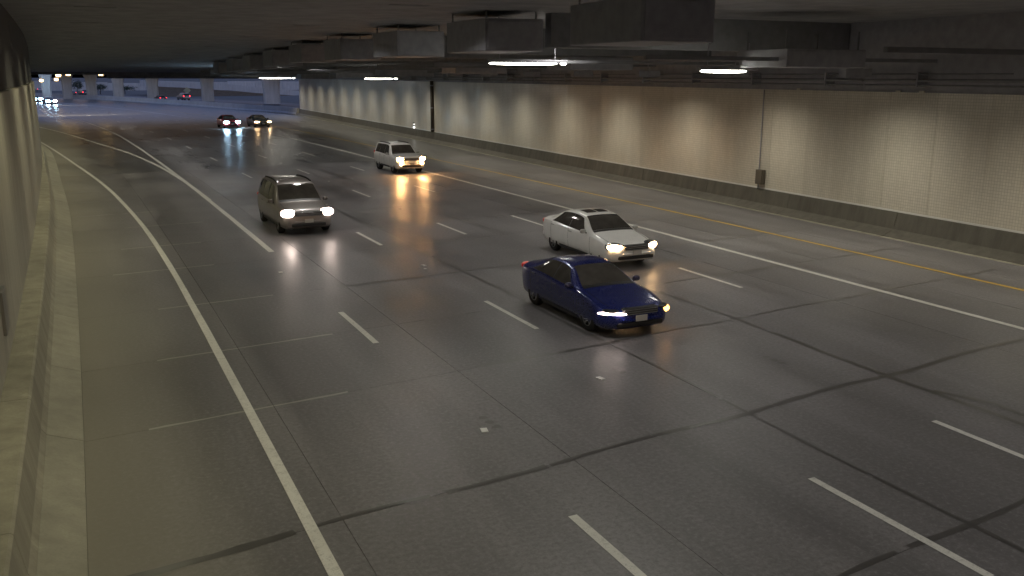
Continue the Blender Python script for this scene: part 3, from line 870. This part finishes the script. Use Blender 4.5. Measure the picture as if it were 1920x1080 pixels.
def make_car(kind, paint, loc, rz, label, head='head_warm', tails='tail_dim', beam=60, extra=(), group=None, name='car', cat='car', beamcol=(1, .8, .6), hs=1.0):
    sh = SHAPES[kind]; B = Body(sh); L = sh['L']; H2 = L/2
    root = empty(name, loc, rz); tag(root, label, cat, group)
    # body loft
    qs = sorted(set([0, .02, .05, .1] + [round(v, 3) for v in np.linspace(.16, L-.16, 58)] + [L-.1, L-.05, L-.02, L]))
    V, F = [], []; n = None
    for q in qs:
        P = B.ring(q); full = P + [(-a, z) for a, z in P[-2:0:-1]]
        n = len(full); V += [(a, q-H2, z) for a, z in full]
    for i in range(len(qs)-1):
        for j in range(n):
            a, b = i*n+j, i*n+(j+1) % n; F.append((a, b, b+n, a+n))
    F.append(tuple(reversed(range(n)))); F.append(tuple(range((len(qs)-1)*n, len(qs)*n)))
    body = mesh_obj('body', V, F, paint, root, True)
    bm = bmesh.new(); bm.from_mesh(body.data); bmesh.ops.recalc_face_normals(bm, faces=bm.faces); bm.to_mesh(body.data); bm.free()
    # wheel wells
    c = MB()
    for wq in sh['wb']:
        for s in (-1, 1):
            wx_ = B.w(wq); c.cyl((s*(wx_-.08), wq-H2, sh['wr']), sh['wr']+.055, .44, 'X', 28)
    cut = c.build('cutter', M['black_trim'])
    body.data.materials.append(M['black_trim'])
    md = body.modifiers.new('b', 'BOOLEAN'); md.operation = 'DIFFERENCE'; md.object = cut; md.solver = 'EXACT'
    dg = bpy.context.evaluated_depsgraph_get()
    me = bpy.data.meshes.new_from_object(body.evaluated_get(dg))
    body.modifiers.clear(); old = body.data; body.data = me
    bpy.data.objects.remove(cut); bpy.data.meshes.remove(old)
    for p in me.polygons:                                     # wells are dark inside
        q = p.center.y + H2
        for wq in sh['wb']:
            d = math.hypot(q-wq, p.center.z-sh['wr'])
            nr = Vector((0, p.center.y+H2-wq, p.center.z-sh['wr']))
            if d < sh['wr']+.06 and (abs(p.normal.x) > .9 and abs(p.center.x) < B.w(wq)-.25 or (nr.length > .01 and p.normal.dot(nr.normalized()) < -.6)):
                p.material_index = 1
    for wq in sh['wb']:
        for s in (-1, 1): make_wheel(root, s*(B.w(wq)-sh['ww']/2-.025), wq-H2, sh['wr'], sh['wr'], sh['ww'], s)
    # glass
    a, b = sh['ws']
    grid_patch(lambda u, v: ((2*v-1)*.93*B.roof(a+(b-a)*u), a+(b-a)*u-H2, B.topz(a+(b-a)*u, abs(2*v-1)*.93*B.roof(a+(b-a)*u))), 10, 12, 'windscreen', M['glass'], root, .007, True)
    a2, b2 = sh['rw']
    grid_patch(lambda u, v: ((2*v-1)*.9*B.roof(a2+(b2-a2)*u), a2+(b2-a2)*u-H2, B.topz(a2+(b2-a2)*u, abs(2*v-1)*.9*B.roof(a2+(b2-a2)*u))), 8, 12, 'rear_window', M['glass'], root, .007, True)
    for s in (-1, 1):
        for (f0, f1, g0, g1) in sh['side']:
            def fn(u, v, s=s):
                t_ = .035+.875*v; q = (f0+(f1-f0)*v)*(1-u) + (g0+(g1-g0)*v)*u
                x_, z_ = B.side(q, t_); return (s*x_, q-H2, z_)
            grid_patch(fn, 9, 5, 'side_window', M['glass'], root, .007, s < 0)
        for wa, wb_ in zip(sh['side'][:-1], sh['side'][1:]):          # black pillars between the panes
            def fp(u, v, s=s):
                q = (wa[2]+(wa[3]-wa[2])*v)*(1-u) + (wb_[0]+(wb_[1]-wb_[0])*v)*u
                x_, z_ = B.side(q, .035+.875*v); return (s*x_, q-H2, z_)
            grid_patch(fp, 2, 5, 'door_pillar', M['black_trim'], root, .004, s < 0)
    cw = sh['ws'][0]
    grid_patch(lambda u, v: ((2*v-1)*.93*B.roof(cw-.11+.105*u), cw-.11+.105*u-H2, B.topz(cw-.11+.105*u, abs(2*v-1)*.93*B.roof(cw-.11+.105*u))), 3, 12, 'cowl', M['black_trim'], root, .005, True)
    for s in (-1, 1):                                             # bonnet shut lines
        V, F = [], []
        for q in np.linspace(.3, cw-.14, 9):
            xx = B.roof(q)*.94; zz = B.topz(q, xx)+.004
            V += [(s*(xx-.008), q-H2, zz), (s*(xx+.008), q-H2, zz)]
        for i in range(8): F.append((2*i, 2*i+1, 2*i+3, 2*i+2))
        mesh_obj('bonnet_seam', V, F, M['black_trim'], root)
    for s in (-1, 1):                                             # black sill and side moulding
        for nm, fz0, fz1 in (('sill', .03, .16), ('side_moulding', .46, .52)):
            V, F = [], []
            qa, qb = sh['wb'][0]+sh['wr']+.12, sh['wb'][1]-sh['wr']-.12
            for q in np.linspace(qa, qb, 8):
                z0_, hh = B.bot(q), B.belt(q)-B.bot(q)
                for fz in (fz0, fz1): V.append((s*(B.flank(q, max(z0_+.071, z0_+hh*fz))+.006), q-H2, max(z0_+.02, z0_+hh*fz)))
            for i in range(7): F.append((2*i, 2*i+1, 2*i+3, 2*i+2))
            mesh_obj(nm, V, F, M['black_trim'] if nm == 'sill' else paint, root)
    # doors: seams and handles
    nd = len(sh['side'])
    for s in (-1, 1):
        cuts = [sh['side'][0][0]-.22] + [w_[2]+.03 for w_ in sh['side'][:2]]
        for cq_ in cuts:
            z0_, z1_ = B.bot(cq_)+.12, B.belt(cq_)-.02
            pts = [(s*(B.flank(cq_, z)+.002), cq_-H2, z) for z in np.linspace(z0_, z1_, 7)]
            V, F = [], []
            for p in pts: V += [(p[0], p[1]-.006, p[2]), (p[0], p[1]+.006, p[2])]
            for i in range(6): F.append((2*i, 2*i+1, 2*i+3, 2*i+2))
            mesh_obj('door_seam', V, F, M['black_trim'], root)
        for w_ in sh['side'][:2]:
            hq_ = w_[2]-.12; hz = B.belt(hq_)-.10
            h_ = MB().box(-.018, .018, -.1, .1, -.016, .016, .008).build('door_handle', paint, root)
            h_.location = (s*(B.flank(hq_, hz)+.012), hq_-H2, hz)
        mq = sh['side'][0][0]+.08; mz = B.belt(mq)+.085
        mr = MB().ell((0, 0, 0), (.10, .065, .07), pw=.75).build('mirror', paint, root, True)
        mr.location = (s*(B.w(mq)+.06), mq-H2, mz)
        MB().box(-.09, .09, -.02, .02, -.015, .015).build('mirror_arm', M['black_trim'], mr).location = (-s*.08, 0, -.05)
    # front: lamps, grille, bumper
    hx, hq_, hz, rx, ry, rzz, ang = sh['head']
    hm = M[head] if head else M['black_trim']
    for s in (-1, 1):
        if head: MB().ell((0, 0, 0), (rx*1.06, ry*1.0, rzz*1.15), rot=s*ang, pw=.8).build('headlight', M['chrome'], root, True).location = (s*hx, hq_-H2, hz)
        MB().ell((0, 0, 0), (rx*.86*hs, ry*.95*hs, rzz*.86*hs), rot=s*ang, pw=.85).build('headlight_lens', hm, root, True).location = (s*hx*1.005, hq_-H2-.045, hz)
        if beam:
            spot(root, (s*hx, hq_-H2-.28, hz), beam, 24, beamcol, .8, .06, tilt=(R(79), 0, R(180)), name='headlight_beam')
        tx, tq, tz = sh['tailp']
        MB().ell((0, 0, 0), (.15, .12, .085 if kind != 'suv' else .12), rot=-s*.5, pw=.8).build('tail_light', M[tails], root, True).location = (s*(B.w(tq)-.15), tq-H2+.04, tz)
    zb0 = B.bot(.1)
    gz = B.top(.0)
    fy = -H2
    hgt = hz
    gw = hx-rx*.72
    g_ = MB()
    g_.box(-gw, gw, fy-.025, fy+.2, hgt-.105, hgt+.06, .03); gr = g_.build('grille', M['black_trim'], root)
    for k in range(3):
        MB().box(-gw+.03, gw-.03, fy-.036, fy-.02, hgt-.085+k*.05, hgt-.067+k*.05, .004).build('grille_bar', M['chrome'], gr)
    MB().box(-.62, .62, fy-.03, fy+.22, zb0+.06, zb0+.17, .03).build('lower_intake', M['black_trim'], root)
    MB().box(-.5, .5, fy-.05, fy+.1, zb0+.2, zb0+.26, .025).build('bumper_bar', paint, root)
    MB().box(-.155, .155, fy-.065, fy-.045, zb0+.19, zb0+.33, .004).build('number_plate', M['plate'], root)
    MB().box(-.155, .155, H2-.01, H2+.02, .72 if kind in ('sedan', 'coupe_sedan') else .85, .86 if kind in ('sedan', 'coupe_sedan') else .99, .004).build('number_plate', M['plate'], root)
    MB().box(-.72, .72, H2-.16, H2+.03, B.bot(L-.1)+.08, B.bot(L-.1)+.24, .04).build('rear_bumper', paint, root)
    if 'sunroof' in extra:
        for (x0, x1) in ((-.40, -.03), (.03, .40)):
            grid_patch(lambda u, v: (x0+(x1-x0)*v, 2.34+.5*u-H2, B.topz(2.34+.5*u, abs(x0+(x1-x0)*v))), 5, 6, 'sunroof', M['glass'], root, .008, True)
    if 'fog' in extra:
        for s in (-1, 1):
            MB().ell((s*.70, fy+.05, hz-.30), (.10, .09, .085)).build('fog_lamp', hm, root, True)
    if 'rails' in extra:
        for s in (-1, 1):
            pts = np.linspace(2.2, L-.6, 8)
            V, F = [], []
            for q in pts:
                z = B.topz(q, B.roof(q)*.9); x_ = s*B.roof(q)*.9
                V += [(x_-.02, q-H2, z), (x_+.02, q-H2, z), (x_+.018, q-H2, z+.06), (x_-.018, q-H2, z+.06)]
            for i in range(7):
                for j in range(4):
                    a_, b_ = i*4+j, i*4+(j+1) % 4; F.append((a_, b_, b_+4, a_+4))
            mesh_obj('roof_rail', V, F, M['black_trim'], root)
    if 'drl' in extra:
        for s in (-1, 1):
            if s < 0: MB().ell((0, 0, 0), (.34, .04, .034), rot=s*.62, pw=.8).build('running_light', M['head_white'], root, True).location = (s*.71, .10-H2, .60)
            MB().ell((0, 0, 0), ((.20, .12, .085) if s > 0 else (.1, .05, .035)), rot=s*.9).build('turn_signal', M['amber'] if s > 0 else M['black_trim'], root, True).location = (s*.82, .22-H2, .56)
    return root

def road_place(off, Yc):
    return (PX(off, Yc), Yc, 0.0), math.atan(slope(Yc))

white = car_paint('white_car_paint', (.90, .90, .87), 0, .3)
white2 = car_paint('white_suv_paint', (.86, .86, .83), 0, .3)
blue = car_paint('deep_blue_car_paint', (.011, .021, .155), .3, .28)
taupe = car_paint('dull_taupe_van_paint', (.27, .245, .23), .35, .35)
red = car_paint('dark_red_car_paint', (.6, .07, .075), .2, .3)
grey = car_paint('dark_grey_car_paint', (.05, .05, .055), .3, .3)
silver = car_paint('silver_car_paint', (.3, .3, .31), .4, .3)

p, rz = road_place(15.5, 26.15)
root_ = make_car('sedan', white, p, rz, 'white sedan with a dark sunroof and lit headlights, beside the blue car', 'head_warm', extra=('sunroof',), beam=50, hs=1.1)
root_.scale = (1.04, 1.02, 1.04)
p, rz = road_place(11.35, 19.5)
make_car('coupe_sedan', blue, p, rz, 'dark blue sedan nearest to the camera with slim running lights', None, extra=('drl',), beam=8)
p, rz = road_place(7.65, 36.6)
root_ = make_car('van', taupe, p, rz, 'grey brown van with roof rails and bright headlights in the left lane', 'head_white', extra=('rails',), beam=14, hs=1.3, name='van', cat='van', beamcol=(1, .82, .72))
root_.scale = (1.05, 1.03, 1.06)
p, rz = road_place(18.82, 55.9)
make_car('suv', white2, p, rz, 'boxy white sport utility vehicle with lit fog lamps near the tiled wall', 'head_orange', extra=('fog', 'rails'), beam=80, hs=1.15, name='sport_utility_vehicle', cat='suv', beamcol=(1, .62, .3))
p, rz = road_place(18.75, 111.5)
make_car('sedan', red, p, rz, 'dark red sedan with cold white headlights, left of a far pair', 'head_blue', beam=160, beamcol=(.6, .75, 1), hs=1.45)
p, rz = road_place(22.35, 112.0)
make_car('coupe_sedan', grey, p, rz, 'dark grey car with warm headlights, right of a far pair', 'head_warm', beam=120, beamcol=(1, .7, .4), hs=1.5)
p, rz = road_place(15.9, 216)
make_car('sedan', grey, p, rz, 'far car with blue white headlights, right one beside the left wall edge', 'head_blue', beam=160, beamcol=(.7, .75, 1), hs=2)
p, rz = road_place(18.3, 236)
make_car('sedan', silver, p, rz, 'far car with blue white headlights, half hidden behind the left wall edge', 'head_blue', beam=160, beamcol=(.6, .7, 1), hs=2)
for (x, y, lab, kd, pt) in ((16.3, 229, 'far dark car showing red tail lights left of the diamond sign', 'sedan', grey),
                            (22.4, 239, 'far pale car showing red tail lights below the diamond sign', 'suv', silver),
                            (-2.9, 305, 'far car with red tail lights, left one of a pair between columns', 'sedan', grey),
                            (.4, 303, 'far car with red tail lights, right one of a pair between columns', 'suv', grey),
                            (-14.6, 385, 'farthest left car with red tail lights beside the wall edge', 'sedan', silver),
                            (-10.3, 446, 'lone far car with red tail lights right of the wall edge', 'sedan', grey)):
    make_car(kd, pt, (x, y, 0), math.pi + .25, lab, None, 'tail', beam=0)
